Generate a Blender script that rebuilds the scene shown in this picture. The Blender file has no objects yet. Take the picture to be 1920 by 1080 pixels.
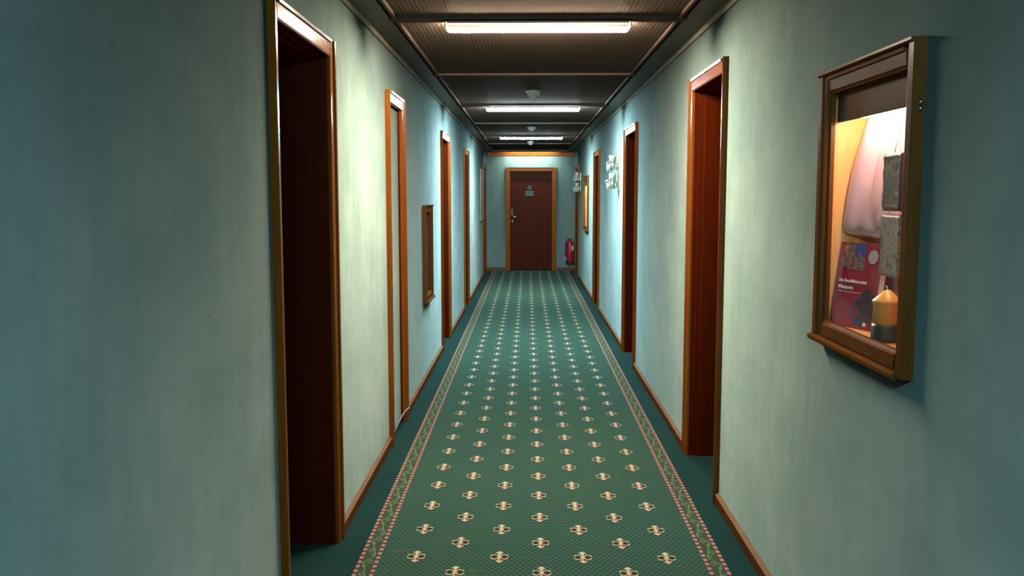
import bpy, bmesh, math, random
from mathutils import Matrix, Vector
random.seed(7)
S = bpy.context.scene
COL = S.collection

# ------------------------------------------------------------------ camera, world, exposure
H = 1.45
F = 1720.0
th = math.atan((540 - 366) / F)
ps = math.atan((989.5 - 960) / F * math.cos(th))
cd = bpy.data.cameras.new('camera')
cam = bpy.data.objects.new('camera', cd)
COL.objects.link(cam)
cd.sensor_width = 36.0
cd.lens = F * 36.0 / 1920.0
cd.clip_start = 0.02
cam.location = (0, 0, H)
cam.rotation_euler = (math.pi / 2 - th, 0, ps)
S.camera = cam
w = bpy.data.worlds.new('world')
S.world = w
w.use_nodes = True
w.node_tree.nodes['Background'].inputs[0].default_value = (0.0, 0.0, 0.0, 1)
S.view_settings.view_transform = 'Standard'
S.view_settings.look = 'None'
S.view_settings.gamma = 1.0
S.view_settings.use_curve_mapping = False
S.view_settings.exposure = 0.30
try:
    S.cycles.use_denoising = True
    S.cycles.max_bounces = 10
    S.cycles.diffuse_bounces = 6
    S.cycles.sample_clamp_indirect = 6.0
    S.cycles.caustics_reflective = False
    S.cycles.caustics_refractive = False
except Exception:
    pass
# tube lamps: distance along the corridor, colour, radiance
LAMPS = [
    (4.54, 2.246, (1.0, 0.85, 0.67), 720.0),
    (8.78, 2.250, (0.66, 0.86, 1.0), 1250.0),
    (13.07, 2.246, (0.66, 0.88, 1.0), 850.0),
    (17.52, 2.307, (0.80, 0.95, 0.95), 95.0),
    (-0.75, 2.246, (0.40, 0.80, 1.0), 650.0),  # unseen tube added behind the viewer, placed to light the near walls
]

# ------------------------------------------------------------------ node helpers
class X:
    """a value in a shader tree with arithmetic that makes Math nodes"""
    def __init__(s, nt, v): s.nt, s.v = nt, v
    def op(s, o, *a, clamp=False):
        n = s.nt.nodes.new('ShaderNodeMath'); n.operation = o; n.use_clamp = clamp
        for i, q in enumerate((s,) + a):
            q = q.v if isinstance(q, X) else q
            if isinstance(q, (int, float)): n.inputs[i].default_value = q
            else: s.nt.links.new(q, n.inputs[i])
        return X(s.nt, n.outputs[0])
    def __add__(s, o): return s.op('ADD', o)
    __radd__ = __add__
    def __sub__(s, o): return s.op('SUBTRACT', o)
    def __rsub__(s, o): return X(s.nt, o).op('SUBTRACT', s)
    def __mul__(s, o): return s.op('MULTIPLY', o)
    __rmul__ = __mul__
    def __truediv__(s, o): return s.op('DIVIDE', o)
    def abs(s): return s.op('ABSOLUTE')
    def sin(s): return s.op('SINE')
    def sqrt(s): return s.op('SQRT')
    def floor(s): return s.op('FLOOR')
    def fract(s): return s.op('FRACT')
    def lt(s, o): return s.op('LESS_THAN', o)
    def gt(s, o): return s.op('GREATER_THAN', o)
    def max(s, o): return s.op('MAXIMUM', o)
    def min(s, o): return s.op('MINIMUM', o)
    def clamp(s): return s.op('ADD', 0.0, clamp=True)
    def smooth(s, a, b):   # 0 below a, 1 above b
        return ((s - a) / (b - a)).clamp()

class Tree:
    def __init__(t, name):
        t.m = bpy.data.materials.new(name); t.m.use_nodes = True
        t.nt = t.m.node_tree
        t.b = t.nt.nodes['Principled BSDF']
        t.co = None
    def coord(t):
        if t.co is None:
            t.co = t.nt.nodes.new('ShaderNodeTexCoord').outputs['Object']
        return t.co
    def xyz(t):
        n = t.nt.nodes.new('ShaderNodeSeparateXYZ'); t.nt.links.new(t.coord(), n.inputs[0])
        return [X(t.nt, n.outputs[i]) for i in range(3)]
    def noise(t, scale, stretch=(1, 1, 1), detail=3.0, rough=0.55, off=(0, 0, 0)):
        mp = t.nt.nodes.new('ShaderNodeMapping'); t.nt.links.new(t.coord(), mp.inputs[0])
        mp.inputs['Scale'].default_value = stretch; mp.inputs['Location'].default_value = off
        n = t.nt.nodes.new('ShaderNodeTexNoise'); t.nt.links.new(mp.outputs[0], n.inputs['Vector'])
        n.inputs['Scale'].default_value = scale; n.inputs['Detail'].default_value = detail
        n.inputs['Roughness'].default_value = rough
        return X(t.nt, n.outputs[0])
    def mix(t, fac, a, b):
        n = t.nt.nodes.new('ShaderNodeMix'); n.data_type = 'RGBA'
        for k, q in ((0, fac), (6, a), (7, b)):
            q = q.v if isinstance(q, X) else q
            if isinstance(q, tuple): n.inputs[k].default_value = q + (1,) if len(q) == 3 else q
            elif isinstance(q, (int, float)): n.inputs[k].default_value = q
            else: t.nt.links.new(q, n.inputs[k])
        return n.outputs[2]
    def set(t, **k):
        for a, v in k.items():
            a = a.replace('_', ' ')
            s = t.b.inputs[a]
            if isinstance(v, X): t.nt.links.new(v.v, s)
            elif isinstance(v, (int, float)): s.default_value = v
            elif isinstance(v, tuple): s.default_value = v + (1,) if len(v) == 3 else v
            else: t.nt.links.new(v, s)
        return t
    def bump(t, h, strength=0.3, dist=0.01):
        n = t.nt.nodes.new('ShaderNodeBump'); t.nt.links.new(h.v, n.inputs['Height'])
        n.inputs['Strength'].default_value = strength; n.inputs['Distance'].default_value = dist
        t.nt.links.new(n.outputs[0], t.b.inputs['Normal'])
        return t

def lin(r, g, b):
    f = lambda c: (c / 255) / 12.92 if c / 255 <= 0.04045 else ((c / 255 + 0.055) / 1.055) ** 2.4
    return (f(r), f(g), f(b))

M = {}
def plain(name, col, rough=0.5, metal=0.0, var=0.12, scale=30.0, **k):
    t = Tree(name)
    n = t.noise(scale)
    c2 = tuple(c * (1 - var) for c in col)
    t.set(Base_Color=t.mix(n, c2, tuple(min(1, c * (1 + var)) for c in col)), Roughness=rough, Metallic=metal, **k)
    M[name] = t.m
    return t.m

def weak_gloss(t, col, h, st, rough, fac, dist=0.003):
    t.bump(h, st, dist)
    nt = t.nt; bmp = t.b.inputs['Normal'].links[0].from_node
    df = nt.nodes.new('ShaderNodeBsdfDiffuse'); gl = nt.nodes.new('ShaderNodeBsdfGlossy'); mx = nt.nodes.new('ShaderNodeMixShader')
    gl.inputs['Roughness'].default_value = rough; mx.inputs[0].default_value = fac
    nt.links.new(col, df.inputs[0])
    for q in (df, gl): nt.links.new(bmp.outputs[0], q.inputs['Normal'])
    nt.links.new(df.outputs[0], mx.inputs[1]); nt.links.new(gl.outputs[0], mx.inputs[2])
    nt.links.new(mx.outputs[0], nt.nodes['Material Output'].inputs[0])
def wood(name, dark, light, axis='z', rough=0.32, coat=0.25, scale=9.0, spec=0.25, matte=None):
    t = Tree(name)
    st = {'x': (0.06, 1, 1), 'y': (1, 0.06, 1), 'z': (1, 1, 0.06)}[axis]
    a = t.noise(scale * 6, st, 4, 0.6)
    b = t.noise(scale * 28, st, 2, 0.5, (3, 1, 2))
    g = (a * 0.65 + b * 0.45).smooth(0.35, 0.75)
    if matte is not None:
        weak_gloss(t, t.mix(g, dark, light), b, 0.08, rough, matte, 0.002)
        M[name] = t.m
        return t.m
    t.set(Base_Color=t.mix(g, dark, light), Roughness=rough, Coat_Weight=coat, Coat_Roughness=0.18, Specular_IOR_Level=spec)
    t.bump(b, 0.08, 0.002)
    M[name] = t.m
    return t.m

for ax in 'xyz':
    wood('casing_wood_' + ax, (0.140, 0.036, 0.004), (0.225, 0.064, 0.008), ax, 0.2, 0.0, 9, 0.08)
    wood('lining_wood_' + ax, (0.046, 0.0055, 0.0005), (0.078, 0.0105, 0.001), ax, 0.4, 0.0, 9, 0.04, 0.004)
    wood('cabinet_wood_' + ax, (0.085, 0.030, 0.006), (0.140, 0.052, 0.011), ax, 0.30, 0.02, 9, 0.12, 0.012)
    wood('ceiling_batten_wood_' + ax, (0.040, 0.025, 0.018), (0.075, 0.050, 0.036), ax, 0.4, 0.0, 9, 0.05, 0.006)
for ax in 'xz':
    wood('end_casing_wood_' + ax, (0.23, 0.060, 0.007), (0.34, 0.100, 0.013), ax, 0.3, 0.0, 9, 0.1, 0.003)
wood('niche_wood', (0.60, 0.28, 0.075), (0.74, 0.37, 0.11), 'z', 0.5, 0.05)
wood('baseboard_wood_shaded', (0.070, 0.028, 0.010), (0.125, 0.052, 0.020), 'y', 0.35, 0.05, 9, 0.1, 0.003)  # face colour darkened to stand in for its shade
wood('baseboard_wood_lit', (0.17, 0.090, 0.046), (0.25, 0.135, 0.072), 'y', 0.4, 0.05, 9, 0.1, 0.002)  # top ledge: light falling on it is painted as paler wood
wood('baseboard_wood_end', (0.10, 0.04, 0.012), (0.16, 0.066, 0.024), 'x', 0.35, 0.05)
wood('cornice_wood_y', (0.10, 0.080, 0.062), (0.17, 0.140, 0.112), 'y', 0.35, 0.0, 9, 0.05, 0.012)
wood('leaf_wood', (0.052, 0.008, 0.0025), (0.095, 0.017, 0.005), 'z', 0.45, 0.0, 12, 0.05, 0.004)

WALL_TILT = 8.0
def wall_material():
    t = Tree('velvet_wallpaper')
    x, y, z = t.xyz()
    big = t.noise(1.3, (1, 1, 0.7), 4, 0.6)
    brush = t.noise(16, (1, 1, 0.22), 5, 0.7, (2, 5, 1))
    wisp = t.noise(3.2, (1, 0.6, 1.2), 5, 0.7, (9, 2, 4))
    fine = t.noise(420, (1, 1, 0.5), 2, 0.6)
    m = (big * 0.50 + brush * 0.30 + wisp * 0.45 + fine * 0.55).smooth(0.62, 1.18)
    nt = t.nt
    col = t.mix(m, (0.235, 0.375, 0.340), (0.530, 0.690, 0.610))
    t.bump(fine, 0.07, 0.002)
    bmp = t.b.inputs['Normal'].links[0].from_node
    # the pile leans: fibres point upwards out of the wall
    geo = nt.nodes.new('ShaderNodeNewGeometry')
    add = nt.nodes.new('ShaderNodeVectorMath'); add.operation = 'ADD'; add.inputs[1].default_value = (0, 0, WALL_TILT)
    nrm = nt.nodes.new('ShaderNodeVectorMath'); nrm.operation = 'NORMALIZE'
    nt.links.new(geo.outputs['Normal'], add.inputs[0]); nt.links.new(add.outputs[0], nrm.inputs[0])
    nt.links.new(nrm.outputs[0], bmp.inputs['Normal'])
    df = nt.nodes.new('ShaderNodeBsdfDiffuse'); sh = nt.nodes.new('ShaderNodeBsdfSheen'); ad = nt.nodes.new('ShaderNodeAddShader')
    nt.links.new(col, df.inputs['Color']); nt.links.new(bmp.outputs[0], df.inputs['Normal'])
    sh.inputs['Color'].default_value = (0.01, 0.014, 0.013, 1); sh.inputs['Roughness'].default_value = 0.4
    nt.links.new(df.outputs[0], ad.inputs[0]); nt.links.new(sh.outputs[0], ad.inputs[1])
    nt.links.new(ad.outputs[0], nt.nodes['Material Output'].inputs[0])
    M['wallpaper'] = t.m
wall_material()

def panel_material():
    t = Tree('ribbed_ceiling_panel')
    x, y, z = t.xyz()
    jit = t.noise(60, (1, 0.02, 1), 2, 0.5)
    rib = ((x * 300.0) + jit * 7.0).sin()
    g = t.noise(16, (0.15, 2.2, 1), 4, 0.6)
    weak_gloss(t, t.mix(g, (0.040, 0.027, 0.020), (0.085, 0.062, 0.048)), rib * 0.5 + jit * 0.8, 0.16, 0.35, 0.0012)
    M['panel'] = t.m
    t = Tree('side_ceiling_board')
    g = t.noise(16, (1, 0.08, 1), 4, 0.6)
    t.set(Base_Color=t.mix(g, (0.045, 0.032, 0.023), (0.085, 0.063, 0.046)), Roughness=0.5, Specular_IOR_Level=0.1)
    M['side_board'] = t.m
panel_material()

RX = 0.0563            # centre line of the runner
def carpet_materials():
    def stains(t, col):
        s = t.noise(1.7, (1, 0.8, 1), 4, 0.65, (4, 8, 0)).smooth(0.52, 0.80)
        s2 = t.noise(5.5, (1, 1.4, 1), 3, 0.6, (1, 3, 0)).smooth(0.64, 0.80)
        c = t.mix(s * 0.45, col, (0.050, 0.110, 0.038))
        return t.mix(s2 * 0.45, c, (0.16, 0.19, 0.055))
    # plain fitted carpet
    t = Tree('plain_green_carpet')
    f = t.noise(700, (1, 1, 1), 2, 0.6)
    b = t.noise(2.0, (1, 1, 1), 4, 0.6)
    t.set(Base_Color=t.mix((f * 0.6 + b * 0.5).smooth(0.3, 0.8), (0.0065, 0.029, 0.025), (0.014, 0.051, 0.043)), Roughness=0.95,
          Specular_IOR_Level=0.02, Sheen_Weight=0.04, Sheen_Roughness=0.5, Sheen_Tint=(0.6, 1, 0.9))
    t.bump(f, 0.5, 0.004)
    M['carpet'] = t.m
    # runner field
    t = Tree('runner_field')
    x, y, z = t.xyz()
    x = x - (RX - 0.0)
    fine = t.noise(600, (1, 1, 1), 2, 0.6)
    # scale pattern
    r = (y / 0.019).floor()
    uu = (x / 0.024 + r * 0.5).fract() - 0.5
    vv = (y / 0.019).fract()
    a = vv + uu * uu * 2.2
    band = a.smooth(0.30, 0.48) * (1.0 - a.smooth(0.72, 1.0))
    band = (band * (0.45 + fine * 0.9)).clamp()
    base = t.mix(band, (0.016, 0.046, 0.031), (0.064, 0.132, 0.094))
    base = stains(t, base)
    # motif lattices: columns .3345 apart, rows .305 apart, second lattice shifted by half
    px, py = 0.3345, 0.305
    def cell(ox, oy):
        return (((x - ox) / px + 0.5).fract() - 0.5) * px, (((y - oy) / py + 0.5).fract() - 0.5) * py
    u1, v1 = cell(px / 2, 3.553); u2, v2 = cell(0.0, 3.7055)
    near1 = (u1.abs() + v1.abs() * 0.6).lt(u2.abs() + v2.abs() * 0.6)
    u = u1 * near1 + u2 * (1.0 - near1)
    v = v1 * near1 + v2 * (1.0 - near1)
    inside = x.abs().lt(0.62)
    au, av = u.abs(), v.abs()
    blob = (au / 0.0165 + (av - 0.043).abs() / 0.017).lt(1.0)
    tip = (au / 0.0075 + (av - 0.028).abs() / 0.022).lt(1.0)
    stem = au.lt(0.0034) * av.lt(0.032)
    ex = (au - 0.0205) / 0.0150; ey = av / 0.0225
    e = (ex * ex + ey * ey).sqrt()
    ring = (e - 1.0).abs().lt(0.15) * (1.0 - au.gt(0.029) * av.lt(0.007))
    curl = (au / 0.0 if False else ((au - 0.031).abs() / 0.0045 + (av - 0.0155).abs() / 0.006)).lt(1.0)
    hollow = e.lt(0.86)
    dark = ((au - 0.009).abs() / 0.006 + (av - 0.022).abs() / 0.014).lt(1.0)
    halo = (au / 0.040 + av / 0.066).lt(1.0)
    red = ((u - 0.007) / 0.0065).abs().lt(1.0) * ((v + 0.027) / 0.010).abs().lt(1.0)
    pink = v.lt(-0.03)
    c = t.mix(halo * inside * 0.35, base, (0.03, 0.075, 0.045))
    c = t.mix(hollow * inside, c, (0.045, 0.038, 0.018))
    c = t.mix(dark * inside, c, (0.075, 0.022, 0.017))
    cream = blob.max(tip).max(stem).max(ring).max(curl)
    cc = t.mix(pink, (0.56, 0.48, 0.31), (0.57, 0.42, 0.34))
    c = t.mix(cream * inside, c, cc)
    c = t.mix(red * inside, c, (0.33, 0.045, 0.045))
    c = t.mix((fine - 0.5).abs() * 0.5, c, (0.03, 0.06, 0.045))
    t.set(Base_Color=c, Roughness=0.95, Specular_IOR_Level=0.02, Sheen_Weight=0.03, Sheen_Roughness=0.5, Sheen_Tint=(0.7, 1, 0.92))
    t.bump(fine, 0.5, 0.004)
    M['runner_field'] = t.m
    # border strip
    t = Tree('runner_border')
    x, y, z = t.xyz()
    fine = t.noise(600, (1, 1, 1), 2, 0.6)
    s = 0.7265 - (x - RX).abs()              # 0 at the outer edge
    P = 0.235
    dash = (y / 0.043).fract().lt(0.52)
    edge = s.lt(0.0175).max(s.gt(0.0645))
    rim = ((s - 0.0175).abs().lt(0.0022)).max((s - 0.0645).abs().lt(0.0022))
    ph = y * (2 * math.pi / P)
    s0 = ph.sin() * 0.0145 + (ph * 2.0).sin() * 0.005 + 0.041
    vine = (s - s0).abs().lt(0.0028)
    def rings(off, cx, rr):
        yy = ((y / P + off).fract() - 0.5) * P
        q = s - cx
        d = (q * q + yy * yy * 0.35).sqrt()
        return (d - rr).abs().lt(0.0022)
    sc = vine.max(rings(0.12, 0.034, 0.0085)).max(rings(0.62, 0.048, 0.0085)).max(rings(0.30, 0.050, 0.006)).max(rings(0.80, 0.032, 0.006))
    c = t.mix(sc * (0.55 + fine * 0.5), (0.045, 0.075, 0.038), (0.165, 0.235, 0.125))
    c = t.mix(edge, c, t.mix(dash, (0.16, 0.033, 0.032), (0.37, 0.265, 0.21)))
    c = t.mix(rim, c, (0.075, 0.055, 0.035))
    t.set(Base_Color=c, Roughness=0.95, Specular_IOR_Level=0.02, Sheen_Weight=0.03, Sheen_Roughness=0.5)
    t.bump(fine, 0.5, 0.004)
    M['runner_border'] = t.m
carpet_materials()

plain('chrome', (0.72, 0.72, 0.72), 0.18, 1.0, 0.03)
plain('dull_steel', (0.42, 0.42, 0.42), 0.35, 1.0, 0.08)
plain('black_plastic', (0.012, 0.012, 0.014), 0.4)
plain('white_enamel', (0.75, 0.75, 0.74), 0.35, 0.0, 0.04)
plain('lamp_housing', (0.0045, 0.0040, 0.0050), 0.7, Specular_IOR_Level=0.0)
plain('detector_plastic', (0.16, 0.17, 0.16), 0.6)
plain('white_plastic', (0.62, 0.63, 0.60), 0.45, 0.0, 0.05)
plain('extinguisher_red', (0.33, 0.008, 0.022), 0.25, 0.0, 0.06)
plain('cream_label', (0.62, 0.58, 0.40), 0.5, 0.0, 0.1)
plain('sign_grey', (0.09, 0.09, 0.095), 0.6, 0.0, 0.1)
plain('sign_rail', (0.24, 0.22, 0.22), 0.6)
plain('dull_brass', (0.075, 0.055, 0.035), 0.6, 0.0, 0.3, 80)
plain('gilt', (0.38, 0.36, 0.19), 0.3, 0.55, 0.2, 60)
plain('book_red', (0.36, 0.012, 0.035), 0.35, 0.0, 0.08)
plain('paper', (0.86, 0.82, 0.68), 0.8, 0.0, 0.06)
plain('print_white', (0.85, 0.80, 0.80), 0.6, 0.0, 0.03)
plain('medallion_silver', (0.52, 0.46, 0.48), 0.5, 0.2, 0.45, 160)
plain('photo_blue', (0.035, 0.07, 0.27), 0.4, 0.0, 0.2, 60)
plain('ink_dark', (0.050, 0.022, 0.040), 0.5, 0.0, 0.6, 90)
plain('ink_blue', (0.035, 0.05, 0.16), 0.5, 0.0, 0.3, 60)
plain('candle_gold', (0.72, 0.34, 0.055), 0.32, 0.0, 0.12, 25, Subsurface_Weight=0.1)
plain('wax_dark', (0.028, 0.015, 0.010), 0.42, 0.0, 0.55, 70)
plain('wax_brown', (0.040, 0.020, 0.016), 0.34, 0.0, 0.4, 80)
plain('cord', (0.52, 0.40, 0.30), 0.7)
plain('cable_grey', (0.085, 0.078, 0.062), 0.5)
plain('dull_back', (0.10, 0.080, 0.060), 0.6, 0.0, 0.1, 12)
plain('tan_board', (0.15, 0.135, 0.08), 0.6, 0.0, 0.15, 6)
plain('satin_pink', (0.58, 0.37, 0.38), 0.2, 0.0, 0.05, 8, Specular_IOR_Level=0.9, Coat_Weight=0.25, Coat_Roughness=0.2)

def photo(name, cols, scale):
    t = Tree(name)
    n = t.noise(scale, (1, 1, 1), 3, 0.6)
    r = t.nt.nodes.new('ShaderNodeValToRGB'); t.nt.links.new(n.v, r.inputs[0])
    el = r.color_ramp.elements
    while len(el) < len(cols): el.new(0.5)
    for i, c in enumerate(cols):
        el[i].position = 0.30 + 0.42 * i / (len(cols) - 1); el[i].color = c + (1,)
    t.set(Base_Color=r.outputs[0], Roughness=0.4)
    M[name] = t.m
photo('photo_crowd', [(0.03, 0.02, 0.03), (0.10, 0.06, 0.06), (0.20, 0.15, 0.15), (0.50, 0.10, 0.03), (0.40, 0.33, 0.28)], 55)
photo('relief_mottle', [(0.035, 0.03, 0.03), (0.12, 0.11, 0.11), (0.27, 0.24, 0.24), (0.26, 0.10, 0.04), (0.36, 0.30, 0.24)], 45)

def glass_pane():
    t = Tree('cabinet_glass')
    nt = t.nt
    tr = nt.nodes.new('ShaderNodeBsdfTransparent'); gl = nt.nodes.new('ShaderNodeBsdfGlossy')
    tr.inputs[0].default_value = (0.97, 0.985, 0.975, 1); gl.inputs['Roughness'].default_value = 0.02
    fr = nt.nodes.new('ShaderNodeFresnel'); fr.inputs[0].default_value = 1.33
    mx = nt.nodes.new('ShaderNodeMixShader')
    geo = nt.nodes.new('ShaderNodeNewGeometry')        # reflect at the outer face only
    fac = X(nt, fr.outputs[0]) * 0.4 * (1.0 - X(nt, geo.outputs['Backfacing']))
    nt.links.new(fac.v, mx.inputs[0]); nt.links.new(tr.outputs[0], mx.inputs[1]); nt.links.new(gl.outputs[0], mx.inputs[2])
    nt.links.new(mx.outputs[0], nt.nodes['Material Output'].inputs[0])
    M['glass'] = t.m
    t = Tree('crystal')
    t.set(Base_Color=(0.55, 0.58, 0.46), Roughness=0.08, Transmission_Weight=0.35, IOR=1.5, Specular_IOR_Level=0.8)
    M['crystal'] = t.m
glass_pane()

def emitter(name, col, strength):
    t = Tree(name)
    t.set(Base_Color=(0.9, 0.9, 0.9), Emission_Color=col, Emission_Strength=strength)
    M[name] = t.m
    return t.m

# ------------------------------------------------------------------ mesh helpers
def newbm(): return bmesh.new()
def box(bm, x0, x1, y0, y1, z0, z1):
    vs = [bm.verts.new(p) for p in ((x0, y0, z0), (x1, y0, z0), (x1, y1, z0), (x0, y1, z0), (x0, y0, z1), (x1, y0, z1), (x1, y1, z1), (x0, y1, z1))]
    for f in ((0, 3, 2, 1), (4, 5, 6, 7), (0, 1, 5, 4), (1, 2, 6, 5), (2, 3, 7, 6), (3, 0, 4, 7)):
        bm.faces.new([vs[i] for i in f])
    return bm
def bbox(x0, x1, y0, y1, z0, z1, bev=0.002, seg=1):
    bm = newbm(); box(bm, min(x0, x1), max(x0, x1), min(y0, y1), max(y0, y1), min(z0, z1), max(z0, z1))
    if bev: bmesh.ops.bevel(bm, geom=bm.edges[:], offset=bev, segments=seg, affect='EDGES')
    return bm
def prism(prof, axis, a, b):
    """closed 2D outline swept along one axis. axis x: (y,z); y: (x,z); z: (x,y)"""
    bm = newbm()
    def P(p, t):
        return {'x': (t, p[0], p[1]), 'y': (p[0], t, p[1]), 'z': (p[0], p[1], t)}[axis]
    A = [bm.verts.new(P(p, a)) for p in prof]; B = [bm.verts.new(P(p, b)) for p in prof]
    n = len(prof)
    for i in range(n): bm.faces.new((A[i], A[(i + 1) % n], B[(i + 1) % n], B[i]))
    bm.faces.new(A); bm.faces.new(B)
    bmesh.ops.recalc_face_normals(bm, faces=bm.faces[:])
    return bm
def lathe(prof, seg=24, c=(0, 0, 0), bm=None, axis='z'):
    bm = bm or newbm(); rings = []
    R = {'z': lambda r, h, a: (r * math.cos(a), r * math.sin(a), h), 'x': lambda r, h, a: (h, r * math.cos(a), r * math.sin(a)),
         'y': lambda r, h, a: (r * math.cos(a), h, r * math.sin(a))}[axis]
    for r, h in prof:
        if r < 1e-6: rings.append([bm.verts.new(Vector(R(0, h, 0)) + Vector(c))])
        else: rings.append([bm.verts.new(Vector(R(r, h, 2 * math.pi * k / seg)) + Vector(c)) for k in range(seg)])
    for a, b in zip(rings, rings[1:]):
        for k in range(seg):
            k2 = (k + 1) % seg
            if len(a) == 1 and len(b) == 1: continue
            if len(a) == 1: bm.faces.new((a[0], b[k], b[k2]))
            elif len(b) == 1: bm.faces.new((a[k], a[k2], b[0]))
            else: bm.faces.new((a[k], a[k2], b[k2], b[k]))
    bmesh.ops.recalc_face_normals(bm, faces=bm.faces[:])
    return bm
def tube(pts, r, seg=10, bm=None):
    bm = bm or newbm(); pts = [Vector(p) for p in pts]; rings = []
    for i, p in enumerate(pts):
        d = (pts[min(i + 1, len(pts) - 1)] - pts[max(i - 1, 0)]).normalized()
        a = d.orthogonal().normalized() if i == 0 else (rings_a - d * rings_a.dot(d)).normalized()
        rings_a = a; b = d.cross(a)
        rr = r[i] if isinstance(r, (list, tuple)) else r
        rings.append([bm.verts.new(p + a * rr * math.cos(2 * math.pi * k / seg) + b * rr * math.sin(2 * math.pi * k / seg)) for k in range(seg)])
    for A, B in zip(rings, rings[1:]):
        for k in range(seg): bm.faces.new((A[k], A[(k + 1) % seg], B[(k + 1) % seg], B[k]))
    bm.faces.new(rings[0]); bm.faces.new(rings[-1])
    bmesh.ops.recalc_face_normals(bm, faces=bm.faces[:])
    return bm

def thing(name, label, cat, loc=(0, 0, 0), group=None, kind=None):
    o = bpy.data.objects.new(name, None); COL.objects.link(o)
    o.empty_display_size = 0.05
    o.location = loc
    return tag(o, label, cat, group, kind)
def tag(o, label, cat, group=None, kind=None):
    if label: o['label'] = label
    if cat: o['category'] = cat
    if group: o['group'] = group
    if kind: o['kind'] = kind
    return o
def wloc(o):
    v = Vector((0, 0, 0))
    while o is not None: v += o.location; o = o.parent
    return v
def obj(name, bm, mat, parent=None, smooth=False, label=None, local=False, kind=None):
    """mesh given in world coordinates (or in the parent's own when local)"""
    if parent is not None and not local:
        bm.transform(Matrix.Translation(-wloc(parent)))
    me = bpy.data.meshes.new(name); bm.to_mesh(me); bm.free()
    for p in me.polygons: p.use_smooth = smooth
    me.materials.append(M[mat] if isinstance(mat, str) else mat)
    o = bpy.data.objects.new(name, me); COL.objects.link(o)
    if parent is not None: o.parent = parent
    if label: o['label'] = label
    if kind: o['kind'] = kind
    return o
def copy_tree(o, loc=None, parent=None):
    c = o.copy(); COL.objects.link(c)
    if parent is not None: c.parent = parent
    if loc is not None: c.location = loc
    for ch in list(o.children): copy_tree(ch, None, c)
    return c

# ------------------------------------------------------------------ layout
XL, XR = -0.80, 0.90
YB, YE = -6.0, 17.70
ZC = 2.30
TW = 0.34
# side doorways: side, opening start, opening end, casing top
CW = 0.064
DOORS = {
    1: (-1, 2.928, 3.698, 2.064),
    2: (-1, 5.254, 5.773, 2.038),
    3: (-1, 8.514, 9.250, 2.038),
    4: (-1, 11.554, 12.20, 2.026),
    5: (-1, 16.46, 17.20, 2.008),
    6: (1, 4.275, 5.035, 2.070),
    7: (1, 7.654, 8.440, 2.045),
    8: (1, 11.55, 12.32, 2.017),
    9: (1, 16.24, 17.05, 1.995),
}
# recessed wall cabinets: side, near edge, far edge, bottom, top
CABS = {'a': (1, 2.124, 2.800, 1.020, 1.796), 'b': (-1, 6.963, 7.483, 0.624, 1.362), 'c': (1, 13.55, 14.45, 0.920, 1.728)}

def wall(name, side, label):
    x0, x1 = (XL - TW, XL) if side < 0 else (XR, XR + TW)
    op = []
    for s, a, b, t in DOORS.values():
        if s == side: op.append((a - 0.02, b + 0.02, -1, t - CW + 0.02))
    for s, a, b, z0, z1 in CABS.values():
        if s == side: op.append((a + 0.035, b - 0.035, z0 + 0.03, z1 - 0.03))
    ys = sorted({YB, YE} | {o[0] for o in op} | {o[1] for o in op})
    bm = newbm()
    def quad(p): bm.faces.new([bm.verts.new(q) for q in p])
    for a, b in zip(ys, ys[1:]):
        hit = [o for o in op if o[0] <= a + 1e-6 and o[1] >= b - 1e-6]
        if not hit: box(bm, x0, x1, a, b, 0, 2.6)
        else:
            o = hit[0]
            if o[2] > 0: box(bm, x0, x1, a, b, 0, o[2])
            box(bm, x0, x1, a, b, o[3], 2.6)
    return tag(obj(name, bm, 'wallpaper'), label, 'wall', None, 'structure')
wall('wall_left', -1, 'long left corridor wall in pale green velvety wallpaper')
wall('wall_right', 1, 'long right corridor wall in pale green velvety wallpaper')
EDL, EDR, EDT = -0.353, 0.481, 1.916
bm = newbm()
box(bm, XL - TW, EDL, YE, YE + 0.2, 0, 2.6); box(bm, EDR, XR + TW, YE, YE + 0.2, 0, 2.6); box(bm, EDL, EDR, YE, YE + 0.2, EDT, 2.6)
tag(obj('wall_end', bm, 'wallpaper'), 'green end wall around the red-brown door', 'wall', None, 'structure')
bm = newbm(); box(bm, XL - TW, XR + TW, YB - 0.2, YB, 0, 2.6)
tag(obj('wall_back', bm, 'wallpaper'), 'green wall closing the corridor behind the viewer', 'wall', None, 'structure')
bm = newbm(); box(bm, XL - TW, XR + TW, YB - 0.2, YE + 0.2, -0.12, 0)
tag(obj('floor', bm, 'carpet'), 'plain dark green fitted carpet along the corridor edges', 'floor', None, 'structure')

# patterned runner
RW = 0.7265
run = thing('carpet_runner', 'long green patterned carpet runner with cream motifs and scroll borders', 'carpet', (RX, 6, 0))
obj('field', bbox(RX - RW + 0.082, RX + RW - 0.082, -5.5, YE - 0.06, 0.0, 0.006, 0), 'runner_field', run).location = (0, 0, 0)
for s in (-1, 1):
    obj('border_strip', bbox(RX + s * (RW - 0.082), RX + s * RW, -5.5, YE - 0.06, 0.0, 0.006, 0), 'runner_border', run, label='scroll band edged by pink and red dashes')
# the pattern is laid out in world metres: keep the mesh in world coordinates
for c in run.children:
    c.data.transform(Matrix.Translation(run.location)); c.location = -run.location

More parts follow.
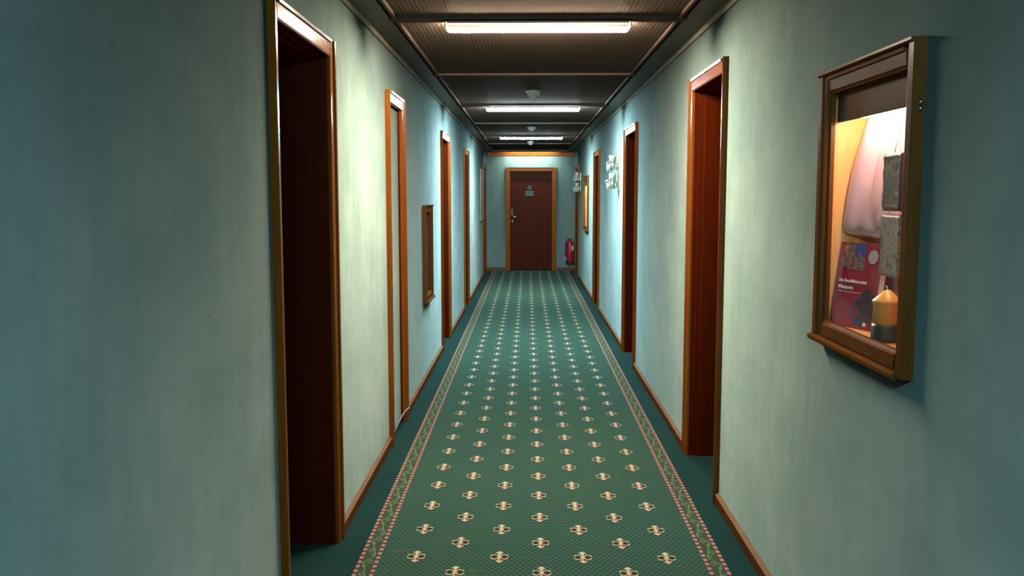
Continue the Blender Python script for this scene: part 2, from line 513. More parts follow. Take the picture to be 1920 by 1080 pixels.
# ------------------------------------------------------------------ ceiling
ZP = 2.287      # underside of the panels
PL, PR = -0.626, 0.713     # panel field
SL, SR = -0.662, 0.752     # inner edges of the side boards
ceil = thing('ceiling', 'dark brown wood panelled corridor ceiling with cross battens', 'ceiling', (0, 6, ZP), None, 'structure')
obj('slab', bbox(XL - TW, XR + TW, YB - 0.2, YE + 0.2, 2.42, 2.55, 0), 'black_plastic', ceil)
BEAMS = [-4.95, -2.82, -0.86, 2.30, 4.45, 6.485, 8.645, 10.82, 12.96, 15.03, 17.16]
ends = [YB] + BEAMS + [YE]
for a, b in zip(ends, ends[1:]):
    up = 0.075 if a > 16 else 0.0          # the last bay is a raised pocket that hides a lamp
    obj('panel', bbox(PL - 0.02, PR + 0.02, a + 0.004, b - 0.004, ZP + up, ZP + up + 0.02, 0), 'panel', ceil)
for b in BEAMS:
    last = b > 16
    wdt = 0.045
    obj('batten', bbox(SL + 0.004, SR - 0.004, b - wdt, b + wdt, 2.250 if last else 2.272, ZP + (0.09 if last else 0.01), 0.003), 'ceiling_batten_wood_x', ceil)
for x in (PL, PR):
    for a, b in zip(ends, ends[1:]):
        obj('edge_strip', bbox(x - 0.009, x + 0.009, a + 0.047, b - 0.047, 2.273, ZP + 0.01, 0.003), 'ceiling_batten_wood_y', ceil)
obj('side_board', bbox(XL, SL, YB, YE, 2.292, 2.315, 0.002), 'side_board', ceil)
obj('side_board', bbox(SR, XR, YB, YE, 2.292, 2.315, 0.002), 'side_board', ceil)
for nm, x, s, lb in (('trim_left', XL, 1, 'slim dark cornice moulding along the left wall top'), ('trim_right', XR, -1, 'slim dark cornice moulding along the right wall top')):
    pr = [(x, 2.293), (x, 2.279), (x + s * 0.008, 2.276), (x + s * 0.018, 2.279), (x + s * 0.025, 2.285), (x + s * 0.027, 2.293)]
    tag(obj(nm, prism(pr, 'y', YB, YE), 'cornice_wood_y'), lb, 'moulding', None, 'structure')
pr = [(YE, 2.272), (YE, 2.197), (YE - 0.012, 2.197), (YE - 0.022, 2.207), (YE - 0.022, 2.230), (YE - 0.034, 2.246), (YE - 0.040, 2.272)]
tag(obj('trim_end', prism(pr, 'x', XL + 0.03, XR - 0.03), 'end_casing_wood_x'), 'orange-brown cornice moulding above the end door', 'moulding', None, 'structure')

# ------------------------------------------------------------------ baseboards
def baseboard(name, side, label):
    x = XL if side < 0 else XR
    s = -side
    root = thing(name, label, 'baseboard', (x, 0, 0), None, 'structure')
    cuts = sorted((a - CW - 0.002, b + CW + 0.002) for sd, a, b, t in DOORS.values() if sd == side)
    y = YB
    pr = [(x, 0), (x + s * 0.016, 0), (x + s * 0.016, 0.046), (x, 0.046)]
    cp = [(x, 0.0462), (x + s * 0.017, 0.0462), (x + s * 0.018, 0.049), (x + s * 0.012, 0.053), (x + s * 0.004, 0.058), (x, 0.058)]
    for a, b in cuts + [(YE, YE)]:
        if a - y > 0.02: obj('board', prism(pr, 'y', y, a), 'baseboard_wood_shaded', root)
        if a - y > 0.02: obj('lit_ledge', prism(cp, 'y', y, a), 'baseboard_wood_lit', root)
        y = b
baseboard('baseboard_left', -1, 'brown wooden baseboard lengths along the left wall')
baseboard('baseboard_right', 1, 'brown wooden baseboard lengths along the right wall')
root = thing('baseboard_end', 'brown wooden baseboard either side of the end door', 'baseboard', (0, YE, 0), None, 'structure')
for a, b in ((XL + 0.017, EDL - 0.075), (EDR + 0.075, XR - 0.017)):
    pr = [(YE, 0), (YE - 0.016, 0), (YE - 0.016, 0.046), (YE - 0.010, 0.054), (YE - 0.005, 0.060), (YE, 0.060)]
    obj('board', prism(pr, 'x', a, b), 'baseboard_wood_end', root)

# ------------------------------------------------------------------ doors
def casing_profile(o, d, X, s):
    """plan outline of a casing: o = inner edge position, d = direction to the outer edge, X = wall plane, s = into the room"""
    q = [(0, 0), (0, 0.012), (0.006, 0.016), (0.050, 0.016), (0.053, 0.024), (0.062, 0.026), (CW, 0.022), (CW, 0)]
    return [(X + s * b, o + d * a) for a, b in q]
def doorway(n, label, shallow=False):
    side, a, b, top = DOORS[n]
    X = XL if side < 0 else XR
    s = -side
    root = thing('door_%d' % n, label, 'door', (X, (a + b) / 2, 0), None, 'structure')
    zt = top - CW
    k = 1.25 if shallow else 1.0
    for o, d in ((a, -1), (b, 1)):
        pr = [(X + (p[0] - X) * k, p[1]) for p in casing_profile(o, d, X, s)]
        obj('casing', prism(pr, 'z', 0, top), 'casing_wood_z', root)
    pr = [(X + (p[0] - X) * k, zt + (p[1] - 0)) for p in casing_profile(0, 1, X, s)]
    obj('head_casing', prism(pr, 'y', a + 0.0005, b - 0.0005), 'casing_wood_y', root)
    dp = 0.035 if shallow else 0.27
    # lining: stepped boards on both cheeks and the head
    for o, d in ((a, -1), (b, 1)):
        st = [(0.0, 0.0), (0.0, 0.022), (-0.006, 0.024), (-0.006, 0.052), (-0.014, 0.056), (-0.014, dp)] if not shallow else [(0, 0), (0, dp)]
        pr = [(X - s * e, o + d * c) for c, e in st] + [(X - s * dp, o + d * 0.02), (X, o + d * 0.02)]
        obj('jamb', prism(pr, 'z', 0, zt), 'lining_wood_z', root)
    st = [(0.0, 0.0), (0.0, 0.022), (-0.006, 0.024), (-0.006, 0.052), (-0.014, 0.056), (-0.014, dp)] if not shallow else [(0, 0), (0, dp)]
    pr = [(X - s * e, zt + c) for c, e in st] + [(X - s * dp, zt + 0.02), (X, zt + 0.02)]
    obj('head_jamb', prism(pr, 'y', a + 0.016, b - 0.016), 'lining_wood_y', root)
    if shallow:
        leaf = obj('leaf', bbox(X - s * 0.012, X - s * 0.034, a + 0.004, b - 0.004, 0.03, zt - 0.004, 0.002), 'wallpaper', root, label='narrow leaf covered in the green wallpaper')
        bm = lathe([(0, 0.028), (0.010, 0.027), (0.013, 0.02), (0.011, 0.013), (0.007, 0.01), (0.007, 0.003), (0.014, 0.002), (0.014, 0)], 16, axis='x')
        if s < 0: bm.transform(Matrix.Scale(-1, 4, (1, 0, 0)))
        bm.transform(Matrix.Translation((X - s * 0.012, a + 0.026, 0.998)))
        obj('knob', bm, 'dull_steel', leaf, True)
        obj('gap_strip', bbox(X - s * 0.0115, X - s * 0.0125, a + 0.030, a + 0.034, 0.90, 0.975, 0), 'black_plastic', leaf)
    else:
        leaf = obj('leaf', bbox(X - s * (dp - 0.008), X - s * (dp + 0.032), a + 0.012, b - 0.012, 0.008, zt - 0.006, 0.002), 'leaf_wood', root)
        hx = X - s * (dp - 0.010)
        bm = tube([(hx, b - 0.08, 1.03), (hx + s * 0.045, b - 0.08, 1.03), (hx + s * 0.052, b - 0.09, 1.03), (hx + s * 0.052, b - 0.19, 1.03)], 0.009)
        h = obj('handle', bm, 'chrome', leaf, True)
        obj('key_plate', bbox(hx - s * 0.001, hx + s * 0.004, b - 0.098, b - 0.062, 0.90, 1.12, 0.001), 'dull_steel', leaf)
    return root
doorway(1, 'deep dark doorway with brown casing, nearest on the left wall')
doorway(2, 'narrow closet door papered green between bright orange casings', True)
doorway(3, 'orange-brown doorway beyond the unlit cabinet on the left wall')
doorway(4, 'dark brown doorway on the left wall, second before the end')
doorway(5, 'left-wall doorway touching the corner of the end wall')
doorway(6, 'wide orange-lit deep doorway beside the lit display cabinet')
doorway(7, 'dark deep doorway on the near side of the crystal sconce')
doorway(8, 'slim dark doorway between the crystal sconce and small lit cabinet')
doorway(9, 'right-wall doorway beside the fire extinguisher corner')

# end door
root = thing('door_10', 'closed red-brown end door with lever handle and grey name plate', 'door', ((EDL + EDR) / 2, YE, 0), None, 'structure')
q = [(0, 0), (0, 0.014), (0.006, 0.018), (0.056, 0.018), (0.058, 0.026), (0.068, 0.028), (0.072, 0.024), (0.072, 0)]
CE = 0.072
obj('casing', prism([(EDL - a, YE - b) for a, b in q], 'z', 0, EDT + 0.062), 'end_casing_wood_z', root)
obj('casing', prism([(EDR + a, YE - b) for a, b in q], 'z', 0, EDT + 0.062), 'end_casing_wood_z', root)
obj('head_casing', prism([(YE - b, EDT + a * 0.062 / 0.072) for a, b in q], 'x', EDL + 0.0005, EDR - 0.0005), 'end_casing_wood_x', root)
for x0, x1 in ((EDL, EDL + 0.015), (EDR - 0.015, EDR)):
    obj('jamb', bbox(x0, x1, YE + 0.001, YE + 0.14, 0, EDT, 0), 'end_casing_wood_z', root)
obj('head_jamb', bbox(EDL + 0.015, EDR - 0.015, YE + 0.001, YE + 0.14, EDT - 0.015, EDT, 0), 'end_casing_wood_x', root)
leaf = obj('leaf', bbox(EDL + 0.017, EDR - 0.017, YE + 0.082, YE + 0.122, 0.008, EDT - 0.017, 0.003), 'leaf_wood', root)
yf = YE + 0.081
bm = tube([(-0.300, yf, 1.036), (-0.300, yf - 0.05, 1.036), (-0.29, yf - 0.056, 1.036), (-0.185, yf - 0.056, 1.03)], [0.011, 0.011, 0.011, 0.009])
lathe([(0, -0.008), (0.026, -0.008), (0.028, 0)], 20, (-0.300, yf, 1.036), bm, 'y')
obj('handle', bm, 'chrome', leaf, True, label='bright chrome lever handle')
obj('lock_plate', bbox(-0.325, -0.283, yf - 0.012, yf + 0.001, 1.062, 1.19, 0.003), 'black_plastic', leaf, label='black lock plate above the lever')
obj('keyhole', lathe([(0, -0.010), (0.012, -0.010), (0.020, -0.006), (0.022, 0)], 18, (-0.300, yf, 0.945), None, 'y'), 'dull_steel', leaf, True)
pl = thing('door_plate', 'small grey name plate with white rails on the end door', 'sign', (0.035, yf, 1.486))
obj('plate', bbox(-0.045, 0.115, yf - 0.006, yf - 0.0003, 1.452, 1.520, 0.001), 'sign_grey', pl)
for z in (1.448, 1.520):
    obj('rail', bbox(-0.047, 0.117, yf - 0.011, yf - 0.0003, z - 0.006, z + 0.006, 0.001), 'sign_rail', pl)
tag(obj('door_medallion', lathe([(0, -0.010), (0.018, -0.012), (0.030, -0.008), (0.040, -0.012), (0.046, -0.006), (0.046, -0.0003)], 24, (0.035, yf, 1.588), None, 'y'), 'dull_brass', None, True),
    'small round brassy medallion above the name plate on the end door', 'emblem')

# ------------------------------------------------------------------ tube lamps
CXL = 0.047
def lamp(i, label):
    y, z, col, st = LAMPS[i]
    root = thing('tube_lamp', label, 'lamp', (CXL, y, ZP), 'fluorescent lamps along the ceiling')
    L = 0.432
    yh = y - 0.092                                       # channel screwed under the batten, tube held in front of it
    zh = z + 0.026
    obj('housing', bbox(CXL - L - 0.012, CXL + L + 0.012, yh - 0.030, yh + 0.030, zh - 0.006, zh, 0.002), 'lamp_housing', root)
    t = obj('tube', lathe([(0, -L), (0.010, -L), (0.013, -L + 0.006), (0.013, L - 0.006), (0.010, L), (0, L)], 16, (CXL, y, z), None, 'x'), emitter('tube_light', col, st), root, True)
    for s in (-1, 1):
        obj('lamp_holder', bbox(CXL + s * (L + 0.001), CXL + s * (L + 0.009), yh - 0.02, y + 0.007, z - 0.006, z + 0.0195, 0.002), 'white_plastic', root)
    return root
lamp(0, 'brightest wide fluorescent tube, first along the ceiling')
lamp(1, 'bluish white fluorescent tube between two smoke detectors')
lamp(2, 'short-looking fluorescent tube nearest the end wall trim')
lamp(3, 'fluorescent tube tucked behind the last ceiling batten over the end door')
lamp(4, 'unseen fluorescent tube added just behind the viewer to light the near walls')

# smoke detectors
def detector(x, y, label, r=0.058, dark=False):
    root = thing('smoke_detector', label, 'detector', (x, y, ZP), 'smoke detectors on the ceiling')
    obj('base', lathe([(0, ZP), (r, ZP), (r, ZP - 0.014), (r - 0.006, ZP - 0.018), (0, ZP - 0.018)], 24, (x, y, 0)), 'detector_plastic', root, True)
    obj('sensor_head', lathe([(r * 0.78, ZP - 0.018), (r * 0.72, ZP - 0.034), (r * 0.5, ZP - 0.044), (r * 0.42, ZP - 0.056), (0, ZP - 0.058)], 24, (x, y, 0)), 'detector_plastic', root, True)
detector(0.041, 7.48, 'pale grey smoke detector hanging before the second tube lamp')
detector(0.046, 11.35, 'pale grey smoke detector just before the third tube lamp', 0.062)
detector(0.041, 14.50, 'dark-looking smoke detector beyond the third tube lamp', 0.052)

# ------------------------------------------------------------------ display cabinets
def cabinet(key, label, lit, depth=0.165, group='recessed wall display cabinets'):
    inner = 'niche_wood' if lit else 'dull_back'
    side, a, b, z0, z1 = CABS[key]
    X = XL if side < 0 else XR
    s = -side
    root = thing('display_cabinet', label, 'cabinet', (X, (a + b) / 2, z0), group)
    P = 0.030
    def bx(name, e0, e1, y0, y1, za, zb, mat, bev=0.003, **k):
        return obj(name, bbox(X + s * e0, X + s * e1, y0, y1, za, zb, bev), mat, root, **k)
    SW, TR, BR = 0.066, 0.052, 0.058
    # moulded stiles: outer board with a stepped inner edge
    for o, d in ((a, 1), (b, -1)):
        q = [(0, 0.0), (0, P - 0.004), (0.004, P), (0.030, P), (0.034, P - 0.005), (0.050, P - 0.007), (0.054, P - 0.014), (SW, P - 0.018), (SW, 0.0)]
        obj('stile', prism([(X + s * e, o + d * c) for c, e in q], 'z', z0, z1), 'cabinet_wood_z', root)
    q = [(0, 0.0), (0, P - 0.004), (-0.004, P - 0.001), (-0.012, P - 0.003), (-0.014, P - 0.008), (-0.044, P - 0.010), (-0.048, P - 0.016), (-TR, P - 0.018), (-TR, 0)]
    obj('top_rail', prism([(X + s * e, z1 + c) for c, e in q], 'y', a + SW, b - SW), 'cabinet_wood_y', root)
    q = [(0.012, 0), (0.012, P - 0.008), (0.016, P - 0.006), (0.048, P - 0.008), (0.052, P - 0.014), (BR, P - 0.018), (BR, 0)]
    obj('bottom_rail', prism([(X + s * e, z0 + c) for c, e in q], 'y', a + SW, b - SW), 'cabinet_wood_y', root)
    obj('crown_moulding', prism([(X + s * e, z1 + c) for c, e in [(0, 0), (0, P + 0.002), (0.004, P + 0.008), (0.010, P + 0.008), (0.012, 0)]], 'y', a + 0.001, b - 0.001), 'cabinet_wood_y', root)
    obj('sill', prism([(X + s * e, z0 + c) for c, e in [(0.012, 0), (0.012, P + 0.002), (0.008, P + 0.012), (-0.002, P + 0.012), (-0.008, P + 0.004), (-0.010, 0)]], 'y', a + 0.032, b + 0.001), 'cabinet_wood_y', root)
    # case let into the wall
    ya, yb, za, zb = a + 0.045, b - 0.045, z0 + 0.048, z1 - 0.045
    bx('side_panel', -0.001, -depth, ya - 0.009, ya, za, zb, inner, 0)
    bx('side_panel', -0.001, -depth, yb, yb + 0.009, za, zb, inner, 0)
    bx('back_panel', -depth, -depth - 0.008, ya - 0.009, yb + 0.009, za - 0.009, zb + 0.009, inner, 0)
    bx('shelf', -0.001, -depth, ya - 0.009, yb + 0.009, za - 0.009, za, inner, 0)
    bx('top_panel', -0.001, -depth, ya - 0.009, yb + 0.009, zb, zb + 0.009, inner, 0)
    if lit: bx('valance', -0.012, -0.024, ya + 0.001, yb - 0.001, zb - 0.088, zb - 0.001, 'cabinet_wood_y', 0.001, label='dark board hiding the lamp inside')
    bx('glass_pane', 0.004, 0.001, a + 0.055, b - 0.055, z0 + 0.05, z1 - 0.045, 'glass', 0)
    hy = a - 0.001
    for z in (z1 - 0.135, z1 - 0.150):
        obj('hinge', lathe([(0, -0.006), (0.004, -0.006), (0.004, 0.006), (0, 0.006)], 10, (X + s * 0.012, hy - 0.002, z)), 'chrome', root, True)
    if lit:
        st, col = lit
        L = (yb - ya) / 2 - 0.06
        tb = lathe([(0, -L), (0.009, -L), (0.011, -L + 0.008), (0.011, L - 0.008), (0.009, L), (0, L)], 14, (X - s * 0.062, (ya + yb) / 2, zb - 0.070), None, 'y')
        obj('lamp_tube', tb, emitter('cabinet_light', col, st), root, True)
    return (ya, yb, za, zb)
cabinet('a', 'large lit display cabinet with glass front holding book and candle', (70.0, (1.0, 0.80, 0.68)))
cabinet('b', 'unlit brown display cabinet hung low on the left wall', None, 0.10)
cabinet('c', 'small golden lit cabinet far along the right wall', (160.0, (1.0, 0.80, 0.52)))

# satin drape in the lit cabinet
ZS = 1.069
def drape():
    bm = newbm(); nu, nv = 90, 44
    g = []
    for j in range(nv + 1):
        t = j / nv                       # 0 top, 1 bottom
        row = []
        for i in range(nu + 1):
            u = i / nu                   # 0 far, 1 near
            y = 2.744 - u * 0.556
            z0 = 1.692 - t * (1.692 - ZS - 0.001)
            fold = (1 - 2 * abs(math.sin(u * 15 + 1.1 * math.sin(t * 4 + u * 4))) ** 0.6) * (0.008 + 0.009 * min(1, t * 2)) * (0.6 + 0.4 * math.sin(t * 7 + u * 11)) + math.sin(u * 51 + t * 5) * 0.003 + 0.004 * math.sin(u * 9 - t * 6)
            far = max(0.0, 1.0 - u * 2.3)                      # the far edge hangs forward, then tucks in behind the book
            k = (1.68 - z0) / 0.31
            bulge = 0.050 + 0.055 * min(1, k) if z0 > 1.340 else 0.105 * max(0.0, 1 - (1.340 - z0) / 0.022)
            x = 1.046 - bulge * far + fold
            x = min(x, 1.063) if z0 > 1.335 else min(1.063, max(x, 1.040 if z0 < 1.320 else 0.93))
            z = 1.692 - t * (1.692 - ZS - 0.001)
            row.append(bm.verts.new((x, y, z)))
        g.append(row)
    for j in range(nv):
        for i in range(nu): bm.faces.new((g[j][i], g[j][i + 1], g[j + 1][i + 1], g[j + 1][i]))
    return bm
d = obj('satin_drape', drape(), 'satin_pink', None, True)
tag(d, 'shiny pale pink satin cloth draped down the lit cabinet back', 'cloth')
so = d.modifiers.new('thick', 'SOLIDIFY'); so.thickness = 0.0015

# book, leaning and slightly turned towards the viewer
wv = Vector((0.34, -0.94, 0)).normalized(); bk = Vector((0.94, 0.34, 0)).normalized()
ln = math.radians(8); up = (Vector((0, 0, 1)) * math.cos(ln) + bk * math.sin(ln)).normalized()
yv = up.cross(wv)
book = thing('book', 'red hardcover book with photos leaning inside the lit cabinet', 'book')
book.matrix_world = Matrix(((wv.x, yv.x, up.x, 0.9030), (wv.y, yv.y, up.y, 2.733), (wv.z, yv.z, up.z, ZS + 0.0005), (0, 0, 0, 1)))
BW, BH, BT = 0.180, 0.246, 0.024
obj('front_cover', bbox(0, BW, 0, 0.002, 0, BH, 0.0006), 'book_red', book, local=True)
obj('back_cover', bbox(0, BW, BT - 0.002, BT, 0, BH, 0.0006), 'book_red', book, local=True)
obj('spine', bbox(-0.002, 0.001, 0, BT, 0, BH, 0.0006), 'book_red', book, local=True)
obj('page_block', bbox(0.002, BW - 0.003, 0.0022, BT - 0.0022, 0.003, BH - 0.003, 0), 'paper', book, local=True, label='cream page edges')
def flat(x0, x1, z0, z1, y=-0.0004): return bbox(x0, x1, y, 0.0001, z0, z1, 0)
def poly(pts, y=-0.0005): return prism(pts, 'y', y, 0.0001)
obj('cover_photo', flat(0.014, 0.066, 0.168, 0.243), 'photo_crowd', book, local=True, label='mottled crowd photograph')
obj('cover_photo', flat(0.066, 0.112, 0.168, 0.243), 'photo_blue', book, local=True, label='photograph with blue sky')
obj('photo_foreground', poly([(0.060, 0.166), (0.112, 0.166), (0.112, 0.196), (0.104, 0.208), (0.096, 0.203), (0.090, 0.216), (0.084, 0.222), (0.078, 0.210), (0.072, 0.202), (0.066, 0.206)], -0.0007), 'photo_crowd', book, local=True)
md = lathe([(0, -0.0012), (0.018, -0.0012), (0.020, -0.0002), (0.020, 0)], 24, (0.142, 0, 0.207), None, 'y')
obj('emblem', md, 'medallion_silver', book, local=True, label='round silver seal')
fig = [(0.098, 0.010), (0.135, 0.006), (0.170, 0.022), (0.176, 0.060), (0.168, 0.098), (0.150, 0.118), (0.126, 0.110), (0.112, 0.094), (0.100, 0.084), (0.092, 0.060), (0.106, 0.066), (0.118, 0.050), (0.110, 0.034)]
obj('cover_figure', poly(fig), 'ink_dark', book, local=True, label='dark printed figure')
sw = []
N = 14
for i in range(N + 1):
    a = math.radians(80 + 190 * i / N); sw.append((0.118 + 0.032 * math.cos(a), 0.052 + 0.040 * math.sin(a)))
for i in range(N, -1, -1):
    a = math.radians(80 + 190 * i / N); sw.append((0.120 + 0.024 * math.cos(a), 0.052 + 0.033 * math.sin(a)))
obj('cover_swoosh', poly(sw, -0.0007), 'ink_blue', book, local=True, label='blue curved stroke')
obj('publisher_mark', flat(0.140, 0.153, 0.010, 0.020, -0.001), 'print_white', book, local=True)
obj('rule', flat(0.014, 0.116, 0.1005, 0.1017), 'print_white', book, local=True)
def lettering(txt, x, z, size):
    cu = bpy.data.curves.new('lettering', 'FONT'); cu.body = txt; cu.size = size; cu.extrude = 0.0003; cu.offset = size * 0.018
    cu.resolution_u = 3; cu.space_character = 1.0
    f = bpy.data.objects.new('lettering_curve', cu); COL.objects.link(f)
    me = bpy.data.meshes.new_from_object(f.evaluated_get(bpy.context.evaluated_depsgraph_get()))
    bpy.data.objects.remove(f); me.materials.clear(); me.materials.append(M['print_white'])
    o = bpy.data.objects.new('lettering', me); COL.objects.link(o)
    o.parent = book; o.location = (x, -0.0008, z); o.rotation_euler = (math.pi / 2, 0, 0)
    return o
lettering('Die Benediktinerabtei', 0.013, 0.129, 0.0135)
lettering('Weingarten', 0.013, 0.110, 0.0135)

# candle
cy = thing('candle', 'gold pillar candle with cone top and dark relief foot in lit cabinet', 'candle', (0.941, 2.401, ZS))
cz = ZS + 0.0005
obj('body', lathe([(0, cz + 0.04), (0.034, cz + 0.04), (0.034, cz + 0.098), (0.036, cz + 0.100), (0.0375, cz + 0.104), (0.036, cz + 0.108), (0.022, cz + 0.120), (0.011, cz + 0.131), (0.006, cz + 0.134), (0, cz + 0.135)], 32, (0.941, 2.401, 0)), 'candle_gold', cy, True)
bm = lathe([(0, cz), (0.0365, cz), (0.0365, cz + 0.012), (0.0365, cz + 0.024), (0.036, cz + 0.036), (0.0345, cz + 0.046), (0, cz + 0.046)], 48, (0.941, 2.401, 0))
for v in bm.verts:
    if (v.co.xy - Vector((0.941, 2.401))).length > 0.03:
        k = 1 + random.uniform(-0.03, 0.05); v.co.x = 0.941 + (v.co.x - 0.941) * k; v.co.y = 2.401 + (v.co.y - 2.401) * k
obj('relief_foot', bm, 'wax_dark', cy, True, label='dark brown relief around the foot')
obj('wick', tube([(0.941, 2.401, cz + 0.133), (0.940, 2.401, cz + 0.140), (0.937, 2.403, cz + 0.146)], 0.0012, 6), 'paper', cy, True)

# hanging dark plaque and mottled picture plaque below
def relief_slab(x, y0, y1, z0, z1, amp, th, nx=18, nz=22):
    bm = newbm(); g = []
    for j in range(nz + 1):
        row = []
        for i in range(nx + 1):
            e = min(i, nx - i, j, nz - j)
            h = 0 if e == 0 else amp * random.random() + (th * 0.35 if e == 1 else th * 0.15)
            row.append(bm.verts.new((x - h, y0 + (y1 - y0) * i / nx, z0 + (z1 - z0) * j / nz)))
        g.append(row)
    for j in range(nz):
        for i in range(nx): bm.faces.new((g[j][i], g[j][i + 1], g[j + 1][i + 1], g[j + 1][i]))
    r = bmesh.ops.extrude_face_region(bm, geom=bm.faces[:])
    for v in r['geom']:
        if isinstance(v, bmesh.types.BMVert): v.co.x = x + th
    bmesh.ops.recalc_face_normals(bm, faces=bm.faces[:])
    return bm
pq = thing('wax_plaque', 'dark carved plaque hanging by a cord in the lit cabinet', 'plaque', (0.966, 2.46, 1.408))
obj('slab', relief_slab(0.966, 2.397, 2.521, 1.408, 1.562, 0.003, 0.012), 'wax_brown', pq, True)
obj('cord', tube([(0.973, 2.48, 1.554), (0.978, 2.465, 1.60), (0.982, 2.458, 1.648), (0.978, 2.448, 1.60), (0.973, 2.435, 1.554)], 0.0012, 6), 'cord', pq, True)
obj('cord', tube([(0.982, 2.458, 1.647), (0.990, 2.458, 1.700), (0.996, 2.458, 1.7505)], 0.0012, 6), 'cord', pq, True)
pp = thing('picture_plaque', 'mottled grey and brown relief picture below the dark hanging plaque', 'plaque', (0.972, 2.476, 1.231))
obj('slab', relief_slab(0.972, 2.411, 2.541, 1.231, 1.399, 0.0025, 0.008), 'relief_mottle', pp, True)
for y in (2.43, 2.50):
    obj('cord', tube([(0.977, y, 1.396), (0.976, y, 1.4075)], 0.0012, 6), 'cord', pp, True)
# folded pink cloth beside the candle
bm = newbm()
for k, (zc, yy, rx) in enumerate(((1.095, 2.30, 0.020), (1.135, 2.31, 0.022), (1.178, 2.315, 0.022), (1.216, 2.32, 0.020))):
    bmesh.ops.create_uvsphere(bm, u_segments=20, v_segments=12, radius=1, matrix=Matrix.Translation((1.005, yy + 0.04, zc)) @ Matrix.Rotation(0.25 * (k % 2 * 2 - 1), 4, 'X') @ Matrix.Diagonal((rx, 0.10, 0.026, 1)))
for v in bm.verts: v.co.x = max(0.984, min(1.030, v.co.x)); v.co.z = max(ZS + 0.001, v.co.z); v.co.y = max(2.190, v.co.y)
tag(obj('folded_cloth', bm, 'satin_pink', None, True), 'folded pink satin cloth heaped behind the gold candle', 'cloth')

# far left framed board
bd = thing('framed_board', 'tall pale tan framed board near the end of the left wall', 'picture', (XL, 15.7, 1.02))
obj('board', bbox(XL + 0.001, XL + 0.020, 15.37, 16.03, 1.05, 1.85, 0), 'tan_board', bd)
for y0, y1, z0, z1 in ((15.33, 15.37, 1.02, 1.885), (16.03, 16.07, 1.02, 1.885)):
    obj('frame_stile', bbox(XL + 0.001, XL + 0.032, y0, y1, z0, z1, 0.003), 'tan_board', bd)
for z0, z1 in ((1.02, 1.055), (1.85, 1.885)):
    obj('frame_rail', bbox(XL + 0.001, XL + 0.030, 15.37, 16.03, z0, z1, 0.003), 'tan_board', bd)

# ------------------------------------------------------------------ crystal sconces
def sconce(y, z0, label):
    X = XR
    root = thing('wall_sconce', label, 'sconce', (X, y, z0), 'crystal wall sconces')
    pr = [(-0.030, 0.0), (0.0, -0.004), (0.030, 0.0), (0.048, 0.05), (0.040, 0.10), (0.050, 0.15), (0.036, 0.185), (0.028, 0.20), (0.030, 0.34), (-0.030, 0.34), (-0.028, 0.20), (-0.036, 0.185), (-0.050, 0.15), (-0.040, 0.10), (-0.048, 0.05)]
    bm = prism([(y + a, z0 + b) for a, b in pr], 'x', X - 0.001, X - 0.014)
    obj('back_plate', bm, 'gilt', root)
    for k, zc in enumerate((0.030, 0.205)):
        z = z0 + zc
        out = 0.105 + 0.008 * (1 - k)
        arm = tube([(X - 0.012, y, z + 0.05), (X - 0.04, y, z + 0.03), (X - 0.075, y, z + 0.04), (X - 0.082, y, z + 0.075)], 0.006, 8)
        a = obj('arm', arm, 'gilt', root, True)
        obj('bobeche', lathe([(0, z + 0.072), (0.020, z + 0.072), (0.044, z + 0.082), (0.046, z + 0.086), (0.020, z + 0.078), (0, z + 0.078)], 20, (X - 0.070, y, 0)), 'crystal', a, True)
        cupz = z + 0.085
        obj('candle_cup', lathe([(0, cupz), (0.032, cupz), (0.036, cupz + 0.058), (0.033, cupz + 0.058), (0.027, cupz + 0.004), (0, cupz + 0.004)], 20, (X - 0.066, y, 0)), 'crystal', a, True, label='frosted glass cup')
        rnd = random.Random(3 + k)
        for q in range(20):
            an = 2 * math.pi * q / 20; rr = 0.030 + 0.022 * (q % 2)
            cx, cyy = X - 0.070 + rr * math.cos(an) * 0.9, y + rr * math.sin(an)
            cx = min(cx, X - 0.018)
            zt = z + 0.082 - 0.014 * (q % 3); h = 0.050 + 0.030 * rnd.random(); r = 0.010 + 0.005 * rnd.random()
            bm = lathe([(0, zt), (r * 0.7, zt - h * 0.25), (r, zt - h * 0.6), (0, zt - h)], 6, (cx, cyy, 0))
            obj('crystal_drop', bm, 'crystal', a)
        bm = newbm(); bmesh.ops.create_icosphere(bm, subdivisions=2, radius=0.012, matrix=Matrix.Translation((X - out - 0.014, y, z + 0.066)))
        obj('crystal_ball', bm, 'crystal', a, label='clear ball at the front tip')
    return root
s1 = sconce(9.11, 1.491, 'bright crystal two-tier wall sconce next to the dark doorway')
s2 = copy_tree(s1, (XR, 15.66, 1.489))
s2['label'] = 'dim crystal wall sconce in shade beyond the small lit cabinet'

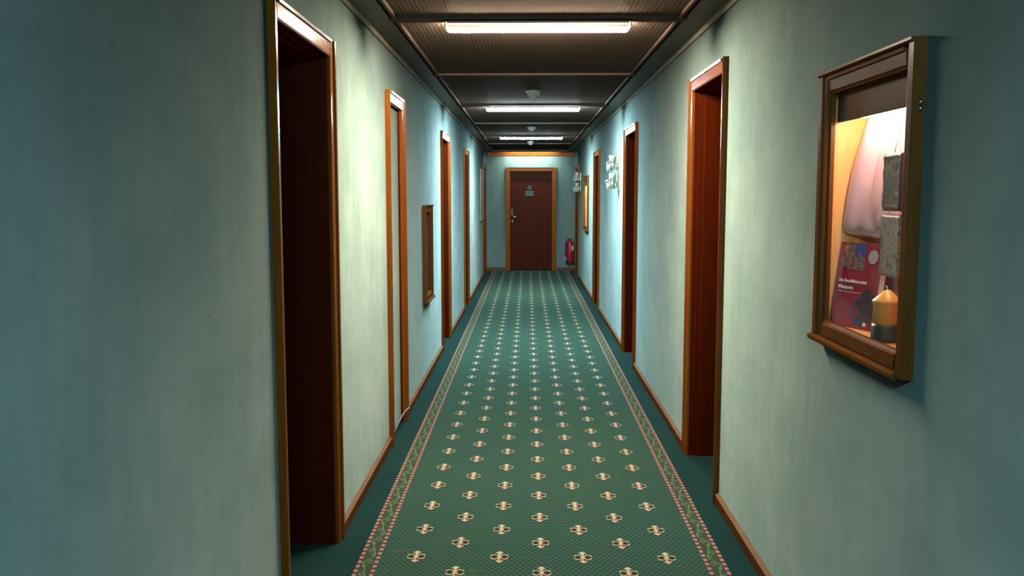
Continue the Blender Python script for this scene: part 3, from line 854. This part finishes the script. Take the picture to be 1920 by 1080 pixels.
# ------------------------------------------------------------------ fire extinguisher
ex, ey = 0.812, YE - 0.105
fe = thing('fire_extinguisher', 'red fire extinguisher hung in the corner right of the end door', 'extinguisher', (ex, ey, 0.15))
obj('cylinder', lathe([(0, 0.185), (0.074, 0.185), (0.075, 0.20), (0.075, 0.52), (0.066, 0.555), (0.045, 0.578), (0.024, 0.588), (0, 0.588)], 28, (ex, ey, 0)), 'extinguisher_red', fe, True)
obj('foot_ring', lathe([(0, 0.15), (0.076, 0.15), (0.078, 0.156), (0.078, 0.186), (0.074, 0.19), (0, 0.19)], 28, (ex, ey, 0)), 'black_plastic', fe, True)
bm = bbox(ex - 0.022, ex + 0.022, ey - 0.022, ey + 0.022, 0.585, 0.615, 0.004)
b2 = bbox(ex - 0.055, ex + 0.045, ey - 0.012, ey + 0.012, 0.618, 0.632, 0.003)
me = bpy.data.meshes.new('tmp'); b2.to_mesh(me); bm.from_mesh(me); b2.free(); bpy.data.meshes.remove(me)
obj('valve', bm, 'black_plastic', fe)
obj('hose', tube([(ex - 0.02, ey - 0.01, 0.60), (ex - 0.07, ey - 0.02, 0.58), (ex - 0.088, ey - 0.025, 0.50), (ex - 0.088, ey - 0.025, 0.32), (ex - 0.086, ey - 0.025, 0.27)], 0.009, 8), 'black_plastic', fe, True)
obj('nozzle', lathe([(0, 0.20), (0.015, 0.20), (0.012, 0.26), (0.010, 0.275), (0, 0.275)], 14, (ex - 0.085, ey - 0.026, 0)), 'cream_label', fe, True, label='cream nozzle end')
# paper label wrapped on the cylinder front
bm = newbm(); cols = []
for i in range(7):
    a = math.radians(-95 + 38 * i / 6 + 28)
    cols.append([bm.verts.new((ex + 0.0756 * math.cos(a), ey + 0.0756 * math.sin(a), z)) for z in (0.40, 0.49)])
for A, B in zip(cols, cols[1:]): bm.faces.new((A[0], B[0], B[1], A[1]))
obj('label_sticker', bm, 'white_enamel', fe, True)
obj('bracket', bbox(ex - 0.03, ex + 0.03, ey + 0.06, YE - 0.0005, 0.45, 0.53, 0.002), 'dull_steel', fe)

# loose cable at the foot of the closet door
cb = tube([(XL - 0.004, 5.30, 0.020), (XL - 0.002, 5.38, 0.030), (XL + 0.004, 5.48, 0.048), (XL + 0.012, 5.60, 0.070), (XL + 0.026, 5.68, 0.088), (XL + 0.036, 5.74, 0.092), (XL + 0.040, 5.79, 0.085)], 0.007, 8)
tag(obj('cable', cb, 'cable_grey', None, True), 'loose grey cable curling up at the foot of the papered closet door', 'cable')
